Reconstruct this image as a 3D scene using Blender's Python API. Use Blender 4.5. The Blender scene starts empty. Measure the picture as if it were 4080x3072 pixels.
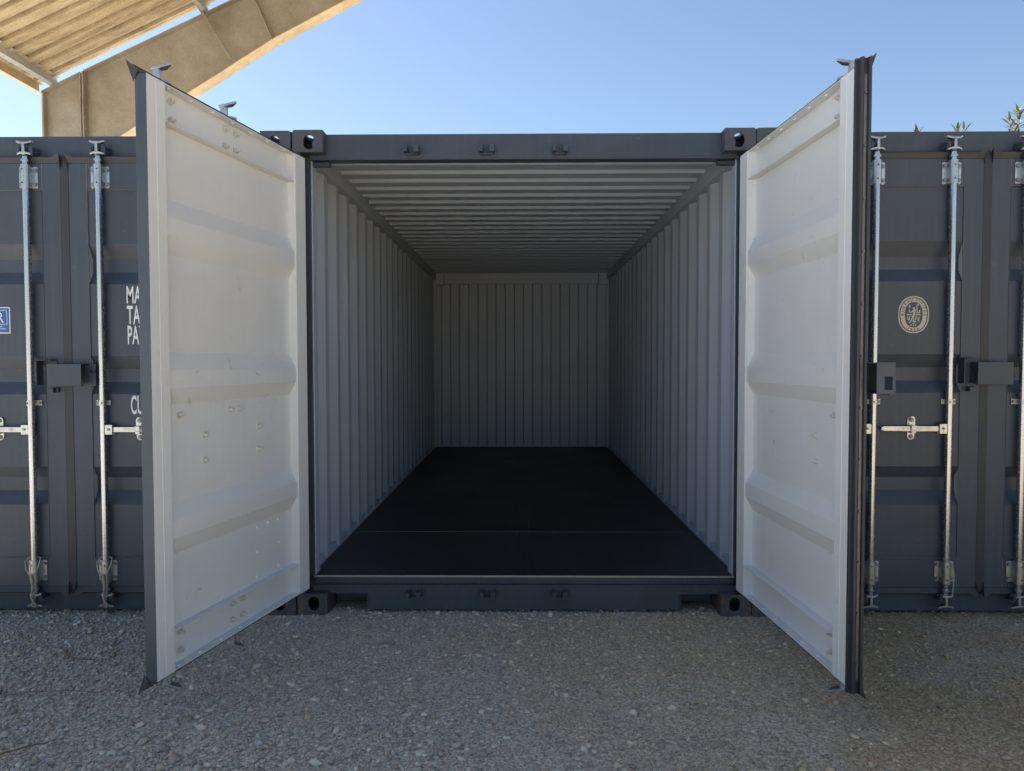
import bpy, bmesh, math, random
import numpy as np
from mathutils import Vector, Matrix
R = math.radians
random.seed(7); rng = np.random.default_rng(11)
S = bpy.context.scene
C = S.collection

# ------------------------------------------------------------------ camera, sky, sun, exposure
cam = bpy.data.cameras.new("camera"); cam.lens = 25.11; cam.sensor_width = 36.0
cam.clip_start = 0.05; cam.clip_end = 2000
co = bpy.data.objects.new("camera", cam); C.objects.link(co); S.camera = co
yaw, pitch, roll = R(-0.648), R(-1.965), R(-0.071)
fw = Vector((math.sin(yaw)*math.cos(pitch), math.cos(yaw)*math.cos(pitch), math.sin(pitch)))
rt = Vector((math.cos(yaw), -math.sin(yaw), 0)); up = rt.cross(fw)
r2 = rt*math.cos(roll) + up*math.sin(roll); u2 = -rt*math.sin(roll) + up*math.cos(roll)
M3 = Matrix((r2, u2, -fw)).transposed()
co.matrix_world = Matrix.Translation((-0.0174, -3.7959, 1.3708)) @ M3.to_4x4()

SUN_EL, SUN_AZ = 50.0, -60.0        # azimuth clockwise from +Y (away from camera)
w = bpy.data.worlds.new("World"); S.world = w; w.use_nodes = True
wn = w.node_tree.nodes; wl = w.node_tree.links
sky = wn.new("ShaderNodeTexSky"); sky.sky_type = 'NISHITA'; sky.sun_disc = False
sky.sun_elevation = R(SUN_EL); sky.sun_rotation = R(SUN_AZ); sky.air_density = 1.0
sky.dust_density = .7; sky.ozone_density = 1.6; sky.altitude = 50
wl.new(sky.outputs[0], wn["Background"].inputs[0]); wn["Background"].inputs[1].default_value = 0.052
sl = bpy.data.lights.new("sun", 'SUN'); sl.energy = 5.0; sl.angle = R(0.5); sl.color = (1, .95, .88)
so = bpy.data.objects.new("sun", sl); C.objects.link(so)
sd = Vector((math.sin(R(SUN_AZ))*math.cos(R(SUN_EL)), math.cos(R(SUN_AZ))*math.cos(R(SUN_EL)), math.sin(R(SUN_EL))))
so.rotation_euler = sd.to_track_quat('Z', 'Y').to_euler(); so.location = (0, 0, 30)
S.view_settings.view_transform = 'Standard'; S.view_settings.look = 'None'
S.view_settings.exposure = 1.85; S.view_settings.gamma = 1
try:
    S.cycles.max_bounces = 12; S.cycles.diffuse_bounces = 8
except Exception: pass

# ------------------------------------------------------------------ materials
def newmat(name):
    m = bpy.data.materials.new(name); m.use_nodes = True
    nt = m.node_tree; b = nt.nodes["Principled BSDF"]
    return m, nt.nodes, nt.links, b
def ramp(n, stops):
    r = n.new("ShaderNodeValToRGB"); e = r.color_ramp.elements
    while len(e) < len(stops): e.new(0.5)
    for i, (p, c) in enumerate(stops):
        e[i].position = p; e[i].color = (*c, 1) if len(c) == 3 else c
    return r
def noise(n, l, scale, detail=6, rough=.55, vec=None, dist=0):
    t = n.new("ShaderNodeTexNoise"); t.inputs["Scale"].default_value = scale
    t.inputs["Detail"].default_value = detail; t.inputs["Roughness"].default_value = rough
    t.inputs["Distortion"].default_value = dist
    if vec is not None: l.new(vec, t.inputs["Vector"])
    return t
def coords(n, l, scale=(1, 1, 1), kind="Object"):
    tc = n.new("ShaderNodeTexCoord"); mp = n.new("ShaderNodeMapping"); mp.inputs["Scale"].default_value = scale
    l.new(tc.outputs[kind], mp.inputs[0]); return mp.outputs[0]
def mix(n, l, fac, a, b, typ='MIX'):
    m = n.new("ShaderNodeMix"); m.data_type = 'RGBA'; m.blend_type = typ
    for s, v in ((m.inputs[0], fac), (m.inputs[6], a), (m.inputs[7], b)):
        if hasattr(v, "node"): l.new(v, s)
        elif isinstance(v, (int, float)): s.default_value = v
        else: s.default_value = (*v, 1)
    return m.outputs[2]
def bump(n, l, h, strength, dist, b, prev=None):
    bp = n.new("ShaderNodeBump"); bp.inputs["Strength"].default_value = strength; bp.inputs["Distance"].default_value = dist
    l.new(h, bp.inputs["Height"])
    if prev: l.new(prev, bp.inputs["Normal"])
    l.new(bp.outputs[0], b.inputs["Normal"]); return bp.outputs[0]

def painted(name, base, rough=.45, var=.12, dirt=(.09, .08, .07), dirt_amt=.25, streak=True, rust=0.0, spec=.5, scuff=None, chips=0):
    m, n, l, b = newmat(name)
    v = coords(n, l)
    a = noise(n, l, 3.0, 8, .6, v)
    c1 = tuple(x*(1-var) for x in base); c2 = tuple(min(1, x*(1+var)) for x in base)
    rp = ramp(n, [(.3, c1), (.7, c2)]); l.new(a.outputs[0], rp.inputs[0]); col = rp.outputs[0]
    if streak:
        s = noise(n, l, 1.0, 6, .6, coords(n, l, (38, 38, 1.2)))
        sr = ramp(n, [(.50, (0, 0, 0)), (.8, (1, 1, 1))]); l.new(s.outputs[0], sr.inputs[0])
        mm = n.new("ShaderNodeMath"); mm.operation = 'MULTIPLY'; mm.inputs[1].default_value = dirt_amt
        l.new(sr.outputs[0], mm.inputs[0]); col = mix(n, l, mm.outputs[0], col, dirt)
    # small scuffs
    s2 = noise(n, l, 26, 3, .5, v, .6)
    sr2 = ramp(n, [(.63, (0, 0, 0)), (.74, (1, 1, 1))]); l.new(s2.outputs[0], sr2.inputs[0])
    mk = noise(n, l, 2.2, 2, .5, v); mr = ramp(n, [(.55, (0, 0, 0)), (.62, (1, 1, 1))]); l.new(mk.outputs[0], mr.inputs[0])
    m2 = n.new("ShaderNodeMath"); m2.operation = 'MULTIPLY'; l.new(sr2.outputs[0], m2.inputs[0]); l.new(mr.outputs[0], m2.inputs[1])
    m3 = n.new("ShaderNodeMath"); m3.operation = 'MULTIPLY'; m3.inputs[1].default_value = dirt_amt*1.6 if scuff is None else scuff; l.new(m2.outputs[0], m3.inputs[0])
    col = mix(n, l, m3.outputs[0], col, dirt)
    if chips:
        cg = noise(n, l, 75, 4, .6, v, .3); cr = ramp(n, [(.70, (0, 0, 0)), (.73, (1, 1, 1))]); l.new(cg.outputs[0], cr.inputs[0])
        cm = n.new("ShaderNodeMath"); cm.operation = 'MULTIPLY'; cm.inputs[1].default_value = chips; l.new(cr.outputs[0], cm.inputs[0])
        col = mix(n, l, cm.outputs[0], col, (.22, .21, .20))
    if rust > 0:
        g = noise(n, l, 22, 10, .7, v, .4)
        gr = ramp(n, [(.62-rust*.25, (0, 0, 0)), (.70-rust*.25, (1, 1, 1))]); l.new(g.outputs[0], gr.inputs[0])
        rc = ramp(n, [(.35, (.07, .035, .02)), (.6, (.2, .085, .035)), (.8, (.36, .25, .15))])
        g2 = noise(n, l, 60, 6, .6, v); l.new(g2.outputs[0], rc.inputs[0])
        col = mix(n, l, gr.outputs[0], col, rc.outputs[0])
    l.new(col, b.inputs["Base Color"])
    rr = n.new("ShaderNodeMapRange"); rr.inputs[3].default_value = rough-.08; rr.inputs[4].default_value = rough+.14
    l.new(a.outputs[0], rr.inputs[0]); l.new(rr.outputs[0], b.inputs["Roughness"])
    b.inputs["Specular IOR Level"].default_value = spec
    f = noise(n, l, 320, 2, .5, v); f2 = noise(n, l, 2.5, 3, .5, v)
    p = bump(n, l, f.outputs[0], .06, .002, b)
    bump(n, l, f2.outputs[0], .12, .02, b, p)
    return m
M = {}
M['dark'] = painted("charcoal_container_paint", (.044, .056, .076), .46, .14, (.11, .105, .10), .28, chips=.55)
M['darkrust'] = painted("charcoal_paint_rusting", (.05, .055, .066), .6, .15, (.12, .10, .08), .4, rust=.40)
M['darkrust2'] = painted("charcoal_paint_light_rust", (.060, .064, .074), .55, .15, (.12, .10, .08), .3, rust=.12)
M['white'] = painted("shaded_interior_paint", (.39, .435, .49), .45, .03, (.30, .27, .22), .05)  # same paint as the doors, darkened and blued for the shade inside
M['door_white'] = painted("pale_door_paint", (.70, .71, .70), .42, .03, (.34, .31, .27), .06, scuff=.5)  # lighter copy of the interior paint, raised for the better lit doors
M['rubber'] = painted("black_rubber", (.026, .029, .036), .5, .2, (.05, .05, .05), .2, streak=False)
M['floor'] = None
def metal(name, base, rough, metallic=1.0, spot=.25):
    m, n, l, b = newmat(name); v = coords(n, l)
    a = noise(n, l, 45, 6, .6, v); s = noise(n, l, 1, 5, .6, coords(n, l, (90, 90, 4)))
    rp = ramp(n, [(.3, tuple(x*(1-spot) for x in base)), (.7, base)]); l.new(a.outputs[0], rp.inputs[0])
    rp2 = ramp(n, [(.35, (.78, .76, .72)), (.6, (1, 1, 1))]); l.new(s.outputs[0], rp2.inputs[0])
    l.new(mix(n, l, .6, rp.outputs[0], rp2.outputs[0], 'MULTIPLY'), b.inputs["Base Color"])
    b.inputs["Metallic"].default_value = metallic
    rr = n.new("ShaderNodeMapRange"); rr.inputs[3].default_value = rough-.03; rr.inputs[4].default_value = rough+.05
    l.new(a.outputs[0], rr.inputs[0]); l.new(rr.outputs[0], b.inputs["Roughness"])
    return m
M['zinc'] = metal("zinc_plated_steel", (.58, .59, .58), .34, .9)
M['galv'] = metal("galvanised_tube", (.52, .54, .56), .26, .95, .06)
M['boltm'] = metal("dull_bolt_steel", (.30, .30, .31), .5, .7)
M['strip'] = metal("gasket_retaining_strip", (.22, .20, .185), .5, .5)

def simple(name, col, rough=.6):
    m, n, l, b = newmat(name); v = coords(n, l); a = noise(n, l, 60, 4, .6, v)
    rp = ramp(n, [(.3, tuple(x*.85 for x in col)), (.7, tuple(min(1, x*1.1) for x in col))]); l.new(a.outputs[0], rp.inputs[0])
    l.new(rp.outputs[0], b.inputs["Base Color"]); b.inputs["Roughness"].default_value = rough
    return m
M['decal'] = simple("white_vinyl", (.72, .74, .74), .45)
M['decal_blue'] = simple("blue_vinyl", (.035, .11, .34), .4)
M['decal_pale'] = simple("pale_beige_vinyl", (.50, .46, .38), .5)
M['decal_dark'] = simple("dark_vinyl", (.055, .058, .075), .5)
M['nut'] = simple("greasy_painted_nut", (.60, .58, .53), .5)
M['strip2'] = simple("worn_edge_strip", (.33, .32, .28), .6)
M['black'] = simple("black_void", (.012, .012, .013), .8)
M['rope'] = simple("dirty_rope", (.42, .36, .28), .9)
M['leaf'] = simple("willow_leaf", (.055, .08, .02), .5)
M['leaf2'] = simple("young_leaf", (.13, .16, .03), .5)
M['stem'] = simple("woody_stem", (.16, .11, .06), .8)
M['twig'] = simple("dry_twig", (.20, .16, .09), .9)
M['feather'] = simple("white_fluff", (.8, .8, .8), .9)

def floor_mat():
    m, n, l, b = newmat("black_plywood_floor"); v = coords(n, l)
    a = noise(n, l, 1.6, 8, .62, v); rp = ramp(n, [(.35, (.012, .013, .016)), (.7, (.026, .028, .032))]); l.new(a.outputs[0], rp.inputs[0])
    sp = noise(n, l, 34, 3, .5, v, 1.0); sr = ramp(n, [(.735, (0, 0, 0)), (.76, (1, 1, 1))]); l.new(sp.outputs[0], sr.inputs[0])
    mk = noise(n, l, 1.3, 2, .5, v); mr = ramp(n, [(.5, (0, 0, 0)), (.65, (1, 1, 1))]); l.new(mk.outputs[0], mr.inputs[0])
    mm = n.new("ShaderNodeMath"); mm.operation = 'MULTIPLY'; l.new(sr.outputs[0], mm.inputs[0]); l.new(mr.outputs[0], mm.inputs[1])
    l.new(mix(n, l, mm.outputs[0], rp.outputs[0], (.15, .135, .115)), b.inputs["Base Color"])
    rr = n.new("ShaderNodeMapRange"); rr.inputs[3].default_value = .32; rr.inputs[4].default_value = .6
    l.new(a.outputs[0], rr.inputs[0]); l.new(rr.outputs[0], b.inputs["Roughness"])
    b.inputs["Specular IOR Level"].default_value = .35
    f = noise(n, l, 120, 3, .5, coords(n, l, (1, .15, 1))); bump(n, l, f.outputs[0], .12, .002, b)
    return m
M['floor'] = floor_mat()

def shed_mat(name, c1, c2, c3, scale=26):
    m, n, l, b = newmat(name); v = coords(n, l)
    vo = n.new("ShaderNodeTexVoronoi"); vo.inputs["Scale"].default_value = scale; l.new(v, vo.inputs["Vector"])
    sp = n.new("ShaderNodeSeparateColor"); l.new(vo.outputs["Color"], sp.inputs[0])
    rp = ramp(n, [(.0, c1), (.6, c2), (1, c3)]); l.new(sp.outputs[0], rp.inputs[0])
    a = noise(n, l, 1.2, 8, .65, v); r2_ = ramp(n, [(.3, (.62, .58, .5)), (.62, (1, 1, 1))]); l.new(a.outputs[0], r2_.inputs[0])
    l.new(mix(n, l, 1.0, rp.outputs[0], r2_.outputs[0], 'MULTIPLY'), b.inputs["Base Color"])
    b.inputs["Roughness"].default_value = .6; b.inputs["Metallic"].default_value = .1
    return m
M['frame'] = shed_mat("dusty_galvanised_frame", (.345, .30, .225), (.375, .325, .245), (.41, .36, .28), 62)
M['flange'] = shed_mat("bounce_lit_flange", (.56, .45, .27), (.60, .49, .31), (.64, .53, .35), 12)  # golden bounce from the sunlit ground put into the flange colour
M['purlin'] = shed_mat("galvanised_purlin", (.42, .43, .42), (.5, .5, .48), (.56, .55, .52), 30)
def roof_mat():
    m, n, l, b = newmat("warm_lit_weathered_sheet"); v = coords(n, l)  # streaks are dirt; warm ground bounce is put into the golden base tones
    a = noise(n, l, 3, 9, .7, coords(n, l, (.7, 4, .7))); rp = ramp(n, [(.33, (.26, .20, .125)), (.45, (.44, .345, .205)), (.62, (.58, .465, .29))]); l.new(a.outputs[0], rp.inputs[0])
    s = noise(n, l, 40, 6, .7, v); r3 = ramp(n, [(.3, (.72, .68, .6)), (.6, (1, 1, 1))]); l.new(s.outputs[0], r3.inputs[0])
    l.new(mix(n, l, 1.0, rp.outputs[0], r3.outputs[0], 'MULTIPLY'), b.inputs["Base Color"]); b.inputs["Roughness"].default_value = .55
    b.inputs["Metallic"].default_value = .15
    return m
M['roof'] = roof_mat()

def ground_mat():
    m, n, l, b = newmat("crushed_stone_ground")
    v = coords(n, l)
    # patches: grey loose stone against brown compacted fines
    sx = n.new("ShaderNodeSeparateXYZ"); l.new(v, sx.inputs[0])
    big = noise(n, l, .9, 5, .6, v)
    ad = n.new("ShaderNodeMath"); ad.operation = 'MULTIPLY_ADD'; ad.inputs[1].default_value = .10; l.new(sx.outputs[0], ad.inputs[0]); l.new(big.outputs[0], ad.inputs[2])
    pr = ramp(n, [(.46, (0, 0, 0)), (.82, (1, 1, 1))]); l.new(ad.outputs[0], pr.inputs[0])
    grey = ramp(n, [(0, (.30, .27, .22)), (.45, (.55, .49, .405)), (1, (.74, .68, .57))])
    brown = ramp(n, [(0, (.30, .20, .105)), (.45, (.52, .37, .20)), (1, (.68, .52, .31))])
    vo = n.new("ShaderNodeTexVoronoi"); vo.inputs["Scale"].default_value = 135; l.new(v, vo.inputs["Vector"])
    sc = n.new("ShaderNodeSeparateColor"); l.new(vo.outputs["Color"], sc.inputs[0])
    l.new(sc.outputs[0], grey.inputs[0]); l.new(sc.outputs[0], brown.inputs[0])
    col = mix(n, l, pr.outputs[0], grey.outputs[0], brown.outputs[0])
    fine = noise(n, l, 60, 6, .75, v); fr = ramp(n, [(.3, (.62, .60, .56)), (.65, (1.0, 1.0, 1.0))]); l.new(fine.outputs[0], fr.inputs[0])
    col = mix(n, l, 1.0, col, fr.outputs[0], 'MULTIPLY')
    # unseen yard made paler, sandy on the right, added to bounce sunlight as fill
    def step(out, a, c_):
        r_ = n.new("ShaderNodeMapRange"); r_.inputs[1].default_value = a; r_.inputs[2].default_value = c_; l.new(out, r_.inputs[0]); return r_.outputs[0]
    mx = n.new("ShaderNodeMath"); mx.operation = 'MAXIMUM'; l.new(step(sx.outputs[1], -2.9, -3.9), mx.inputs[0]); l.new(step(sx.outputs[0], -3.3, -4.3), mx.inputs[1])
    pale = ramp(n, [(0, (.40, .39, .37)), (1, (.56, .55, .52))]); l.new(sc.outputs[1], pale.inputs[0])
    warm_bounce = ramp(n, [(0, (.40, .31, .20)), (1, (.56, .45, .30))]); l.new(sc.outputs[1], warm_bounce.inputs[0])
    yard = mix(n, l, step(sx.outputs[0], -.5, 1.5), pale.outputs[0], warm_bounce.outputs[0])
    col = mix(n, l, mx.outputs[0], col, yard)
    l.new(col, b.inputs["Base Color"]); b.inputs["Roughness"].default_value = .95
    b.inputs["Specular IOR Level"].default_value = .2
    vo2 = n.new("ShaderNodeTexVoronoi"); vo2.inputs["Scale"].default_value = 135; l.new(v, vo2.inputs["Vector"])
    p = bump(n, l, vo2.outputs["Distance"], -.7, .005, b)
    f3 = noise(n, l, 240, 4, .7, v); p = bump(n, l, f3.outputs[0], .6, .003, b, p)
    f4 = noise(n, l, 5, 5, .6, v); bump(n, l, f4.outputs[0], .5, .03, b, p)
    return m
M['ground'] = ground_mat()
def stone_mat():
    m, n, l, b = newmat("gravel_stone")
    at = n.new("ShaderNodeAttribute"); at.attribute_name = "tint"
    v = coords(n, l); a = noise(n, l, 160, 5, .7, v); r = ramp(n, [(.3, (.7, .7, .7)), (.65, (1.05, 1.05, 1.05))]); l.new(a.outputs[0], r.inputs[0])
    l.new(mix(n, l, 1.0, at.outputs["Color"], r.outputs[0], 'MULTIPLY'), b.inputs["Base Color"]); b.inputs["Roughness"].default_value = .9
    b.inputs["Specular IOR Level"].default_value = .25
    return m
M['stone'] = stone_mat()

# ------------------------------------------------------------------ mesh helpers
class MB:
    def __init__(s): s.v = []; s.f = []; s.m = []; s.sm = []
    def add(s, verts, faces, mi=0, smooth=False):
        o = len(s.v); s.v += [tuple(p) for p in verts]
        for f in faces: s.f.append([i+o for i in f]); s.m.append(mi); s.sm.append(smooth)
        return s
    def box(s, a, b, mi=0):
        x0, x1 = sorted((a[0], b[0])); y0, y1 = sorted((a[1], b[1])); z0, z1 = sorted((a[2], b[2]))
        V = [(x0, y0, z0), (x1, y0, z0), (x1, y1, z0), (x0, y1, z0), (x0, y0, z1), (x1, y0, z1), (x1, y1, z1), (x0, y1, z1)]
        return s.add(V, [(0, 3, 2, 1), (4, 5, 6, 7), (0, 1, 5, 4), (1, 2, 6, 5), (2, 3, 7, 6), (3, 0, 4, 7)], mi)
    def cyl(s, p0, p1, r0, r1=None, n=16, mi=0, caps=True, smooth=True, ph=0):
        p0 = Vector(p0); p1 = Vector(p1); r1 = r0 if r1 is None else r1
        d = (p1-p0).normalized(); a = d.orthogonal().normalized(); b = d.cross(a)
        V = []
        for p, r in ((p0, r0), (p1, r1)):
            for i in range(n):
                t = 2*math.pi*i/n+ph; V.append(p + a*math.cos(t)*r + b*math.sin(t)*r)
        s.add(V, [(i, (i+1) % n, n+(i+1) % n, n+i) for i in range(n)], mi, smooth)
        if caps:
            s.add(V[:n], [tuple(range(n))[::-1]], mi); s.add(V[n:], [tuple(range(n))], mi)
        return s
    def tube(s, pts, r, n=8, mi=0, closed=False):
        P = [Vector(p) for p in pts]; V = []; k = len(P); a = None
        rs = r if isinstance(r, (list, tuple)) else [r]*k
        for i in range(k):
            if closed: d = (P[(i+1) % k]-P[i-1]).normalized()
            else: d = (P[min(i+1, k-1)]-P[max(i-1, 0)]).normalized()
            a = d.orthogonal().normalized() if a is None else (a - d*a.dot(d)).normalized()
            b = d.cross(a)
            for j in range(n):
                t = 2*math.pi*j/n; V.append(P[i] + (a*math.cos(t)+b*math.sin(t))*rs[i])
        F = []
        for i in range(k if closed else k-1):
            for j in range(n):
                i2 = (i+1) % k; F.append((i*n+j, i*n+(j+1) % n, i2*n+(j+1) % n, i2*n+j))
        s.add(V, F, mi, True)
        if not closed:
            s.add(V[:n], [tuple(range(n))[::-1]], mi); s.add(V[-n:], [tuple(range(n))], mi)
        return s
    def prism(s, poly, h0, h1, axis='y', mi=0):
        """poly of 2D points, extruded along axis from h0 to h1"""
        n = len(poly)
        def P(p, h): return {'x': (h, p[0], p[1]), 'y': (p[0], h, p[1]), 'z': (p[0], p[1], h)}[axis]
        V = [P(p, h0) for p in poly] + [P(p, h1) for p in poly]
        return s.add(V, [tuple(range(n))[::-1], tuple(range(n, 2*n))] + [(i, (i+1) % n, n+(i+1) % n, n+i) for i in range(n)], mi)
    def sheet(s, prof, e0, e1, t, axis, mi=0):
        """open profile polyline [(a,b)] given thickness t along b, extruded along third direction e0..e1
        axis='x': profile (y,z) ; 'z': profile(x,y) extruded in z ; 'yz': profile (y,x) extruded in z"""
        V = []
        for e in (e0, e1):
            for dt in (0, t):
                for a, b in prof:
                    if axis == 'x': V.append((e, a, b+dt))
                    elif axis == 'z': V.append((a, b+dt, e))
                    elif axis == 'yz': V.append((b+dt, a, e))
        n = len(prof); F = []
        for i in range(n-1):
            F += [(i, i+1, 2*n+i+1, 2*n+i), (n+i, 3*n+i, 3*n+i+1, n+i+1), (i, n+i, n+i+1, i+1), (2*n+i, 2*n+i+1, 3*n+i+1, 3*n+i)]
        F += [(0, 2*n, 3*n, n), (n-1, 2*n-1, 4*n-1, 3*n-1)]
        return s.add(V, F, mi)
    def build(s, name, mats, parent=None, bevel=0, fix=True, loc=None, sharp=35):
        me = bpy.data.meshes.new(name); me.from_pydata(s.v, [], s.f)
        mats = mats if isinstance(mats, (list, tuple)) else [mats]
        for m in mats: me.materials.append(m)
        me.polygons.foreach_set("material_index", s.m); me.polygons.foreach_set("use_smooth", s.sm)
        if fix:
            bm = bmesh.new(); bm.from_mesh(me); bmesh.ops.recalc_face_normals(bm, faces=bm.faces[:]); bm.to_mesh(me); bm.free()
        me.update()
        if any(s.sm):
            try: me.set_sharp_from_angle(angle=R(sharp))
            except Exception: pass
        o = bpy.data.objects.new(name, me); C.objects.link(o)
        if parent: o.parent = parent
        if loc: o.location = loc
        if bevel:
            bv = o.modifiers.new("bevel", 'BEVEL'); bv.width = bevel; bv.segments = 2; bv.limit_method = 'ANGLE'; bv.angle_limit = R(40)
        return o
def stad(cx, cz, hw, hh, n=8):
    """stadium outline, vertical (hh>hw) or horizontal"""
    P = []
    if hh >= hw:
        for i in range(n+1): t = math.pi*i/n; P.append((cx+hw*math.cos(t), cz+(hh-hw)+hw*math.sin(t)))
        for i in range(n+1): t = math.pi+math.pi*i/n; P.append((cx+hw*math.cos(t), cz-(hh-hw)+hw*math.sin(t)))
    else:
        for i in range(n+1): t = -math.pi/2+math.pi*i/n; P.append((cx+(hw-hh)+hh*math.cos(t), cz+hh*math.sin(t)))
        for i in range(n+1): t = math.pi/2+math.pi*i/n; P.append((cx-(hw-hh)+hh*math.cos(t), cz+hh*math.sin(t)))
    return P
def holed_plate(mb, outer, holes, f, t0, t1):
    """flat plate with holes; f(a,b,t)->xyz"""
    bm = bmesh.new(); loops = [outer]+holes; edges = []
    for lp in loops:
        vs = [bm.verts.new((p[0], p[1], 0)) for p in lp]
        for i in range(len(vs)): edges.append(bm.edges.new((vs[i], vs[(i+1) % len(vs)])))
    bmesh.ops.triangle_fill(bm, use_beauty=True, edges=edges)
    bm.verts.ensure_lookup_table(); bm.verts.index_update()
    P = [(v.co.x, v.co.y) for v in bm.verts]; F = [tuple(v.index for v in fa.verts) for fa in bm.faces]
    n = len(P); V = [f(a, b, t0) for a, b in P]+[f(a, b, t1) for a, b in P]
    FF = list(F)+[tuple(i+n for i in q[::-1]) for q in F]; o = 0
    for lp in loops:
        k = len(lp)
        FF += [(o+i, o+(i+1) % k, n+o+(i+1) % k, n+o+i) for i in range(k)]; o += k
    bm.free(); mb.add(V, FF)
def empty(name, loc, label, cat, group=None, rz=0):
    o = bpy.data.objects.new(name, None); C.objects.link(o); o.location = loc; o.rotation_euler = (0, 0, rz)
    o.empty_display_size = .2; tag(o, label, cat, group); return o
def tag(o, label, cat, group=None):
    o['label'] = label; o['category'] = cat
    if group: o['group'] = group
    return o
def text_polys(txt, spacing=1.0, bold=0.0):
    cu = bpy.data.curves.new("t", 'FONT'); cu.body = txt; cu.size = 1; cu.space_character = spacing; cu.offset = bold; cu.resolution_u = 4
    o = bpy.data.objects.new("t", cu); C.objects.link(o)
    bpy.context.view_layer.update()
    me = bpy.data.meshes.new_from_object(o.evaluated_get(bpy.context.evaluated_depsgraph_get()))
    V = [(v.co.x, v.co.y) for v in me.vertices]; F = [tuple(p.vertices) for p in me.polygons]
    bpy.data.objects.remove(o); bpy.data.curves.remove(cu); bpy.data.meshes.remove(me)
    return V, F

# ------------------------------------------------------------------ ground
g = MB(); g.add([(-300, -300, 0), (300, -300, 0), (300, 300, 0), (-300, 300, 0)], [(0, 1, 2, 3)])
go = g.build("ground", M['ground'], fix=False); go['kind'] = 'structure'

def gravel():
    N = 230000
    x = rng.uniform(-4.6, 4.6, N); y = rng.uniform(-3.3, 0.12, N)
    # blotchy density: loose stone on the left and in the foreground, compacted fines right of centre
    nz = sum(np.sin(x*a+y*b+c)*d for a, b, c, d in ((1.3, 2.1, .3, .5), (2.7, -1.9, 1.2, .35), (4.9, 3.3, 2.2, .25), (-3.1, 6.1, .9, .25), (8.3, -7.2, .1, .15)))
    dens = .62 - .17*(x+.2) + .20*nz + .28*np.clip((-1.3-y)/1.2, 0, 1.2)
    keep = rng.random(N) < np.clip(dens, .07, 1)
    x, y = x[keep], y[keep]; n = len(x)
    s = np.exp(rng.normal(math.log(.0046), .45, n)); big = rng.random(n) < .02; s[big] *= 1.7
    s = np.clip(s, .0028, .019)
    near = np.clip((-.7-y)/1.5, 0, 1)*(1-.5*np.clip((x-1)/2, 0, 1)); s *= 1+.22*near
    s *= np.where(x > 1.2, .82, 1)
    t = (1+5**.5)/2
    ico = np.array([(-1, t, 0), (1, t, 0), (-1, -t, 0), (1, -t, 0), (0, -1, t), (0, 1, t), (0, -1, -t), (0, 1, -t), (t, 0, -1), (t, 0, 1), (-t, 0, -1), (-t, 0, 1)])/1.9
    F = np.array([(0, 11, 5), (0, 5, 1), (0, 1, 7), (0, 7, 10), (0, 10, 11), (1, 5, 9), (5, 11, 4), (11, 10, 2), (10, 7, 6), (7, 1, 8), (3, 9, 4), (3, 4, 2), (3, 2, 6), (3, 6, 8), (3, 8, 9), (4, 9, 5), (2, 4, 11), (6, 2, 10), (8, 6, 7), (9, 8, 1)])
    V = ico[None]*rng.uniform(.62, 1.3, (n, 12, 1))
    V = V*np.stack([rng.uniform(.8, 1.45, n), rng.uniform(.65, 1.1, n), rng.uniform(.42, .8, n)], 1)[:, None]
    a = rng.uniform(0, 6.28, n); tl = rng.normal(0, .3, n)
    c, q = np.cos(tl), np.sin(tl); X, Z = V[..., 0]*c[:, None]+V[..., 2]*q[:, None], -V[..., 0]*q[:, None]+V[..., 2]*c[:, None]
    Y = V[..., 1]; c, q = np.cos(a), np.sin(a); X, Y = X*c[:, None]-Y*q[:, None], X*q[:, None]+Y*c[:, None]
    V = np.stack([X, Y, Z], -1)*s[:, None, None]
    V += np.stack([x, y, s*rng.uniform(.05, .4, n)], 1)[:, None]
    Fa = (F[None]+(np.arange(n)*12)[:, None, None]).reshape(-1, 3)
    me = bpy.data.meshes.new("gravel"); me.vertices.add(n*12); me.vertices.foreach_set("co", V.astype(np.float32).ravel())
    me.loops.add(len(Fa)*3); me.loops.foreach_set("vertex_index", Fa.astype(np.int32).ravel())
    me.polygons.add(len(Fa)); me.polygons.foreach_set("loop_start", np.arange(0, len(Fa)*3, 3, dtype=np.int32))
    me.update(calc_edges=True)
    pal = np.array([(.20, .205, .20), (.24, .24, .235), (.17, .175, .175), (.27, .265, .25), (.22, .20, .175), (.29, .285, .27), (.19, .195, .19), (.25, .23, .20), (.21, .195, .185)])
    col = pal[rng.integers(0, len(pal), n)]*rng.uniform(1.5, 2.5, (n, 1))*np.array((1.14, 1.0, .82)); hi = rng.random(n) < .008; col[hi] = col[hi]*.3+np.array((.60, .58, .54))*.7
    br = np.clip((x+.2)/2.5, 0, 1)[:, None]; col = np.clip(col*(1-br*np.array((.08, .24, .46))), .03, .72)
    at = me.attributes.new("tint", 'FLOAT_COLOR', 'POINT')
    cc = np.ones((n, 12, 4), np.float32); cc[..., :3] = col[:, None]; at.data.foreach_set("color", cc.ravel())
    me.materials.append(M['stone']); o = bpy.data.objects.new("gravel", me); C.objects.link(o); o['kind'] = 'stuff'
    o['label'] = "loose crushed grey and brown stones over the ground"; o['category'] = "gravel"
gravel()

# ------------------------------------------------------------------ container pieces
DW, DH = 1.147, 2.275        # door leaf width, height
HX, DY, DZ = 1.169, .070, .155   # hinge edge |x|, y of inner face, z of door bottom
BASE, RIDGE = .0465, .0105
RIBS = [(.446, .518, .588, .652), (1.043, 1.109, 1.179, 1.250), (1.634, 1.701, 1.770, 1.848)]

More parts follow.
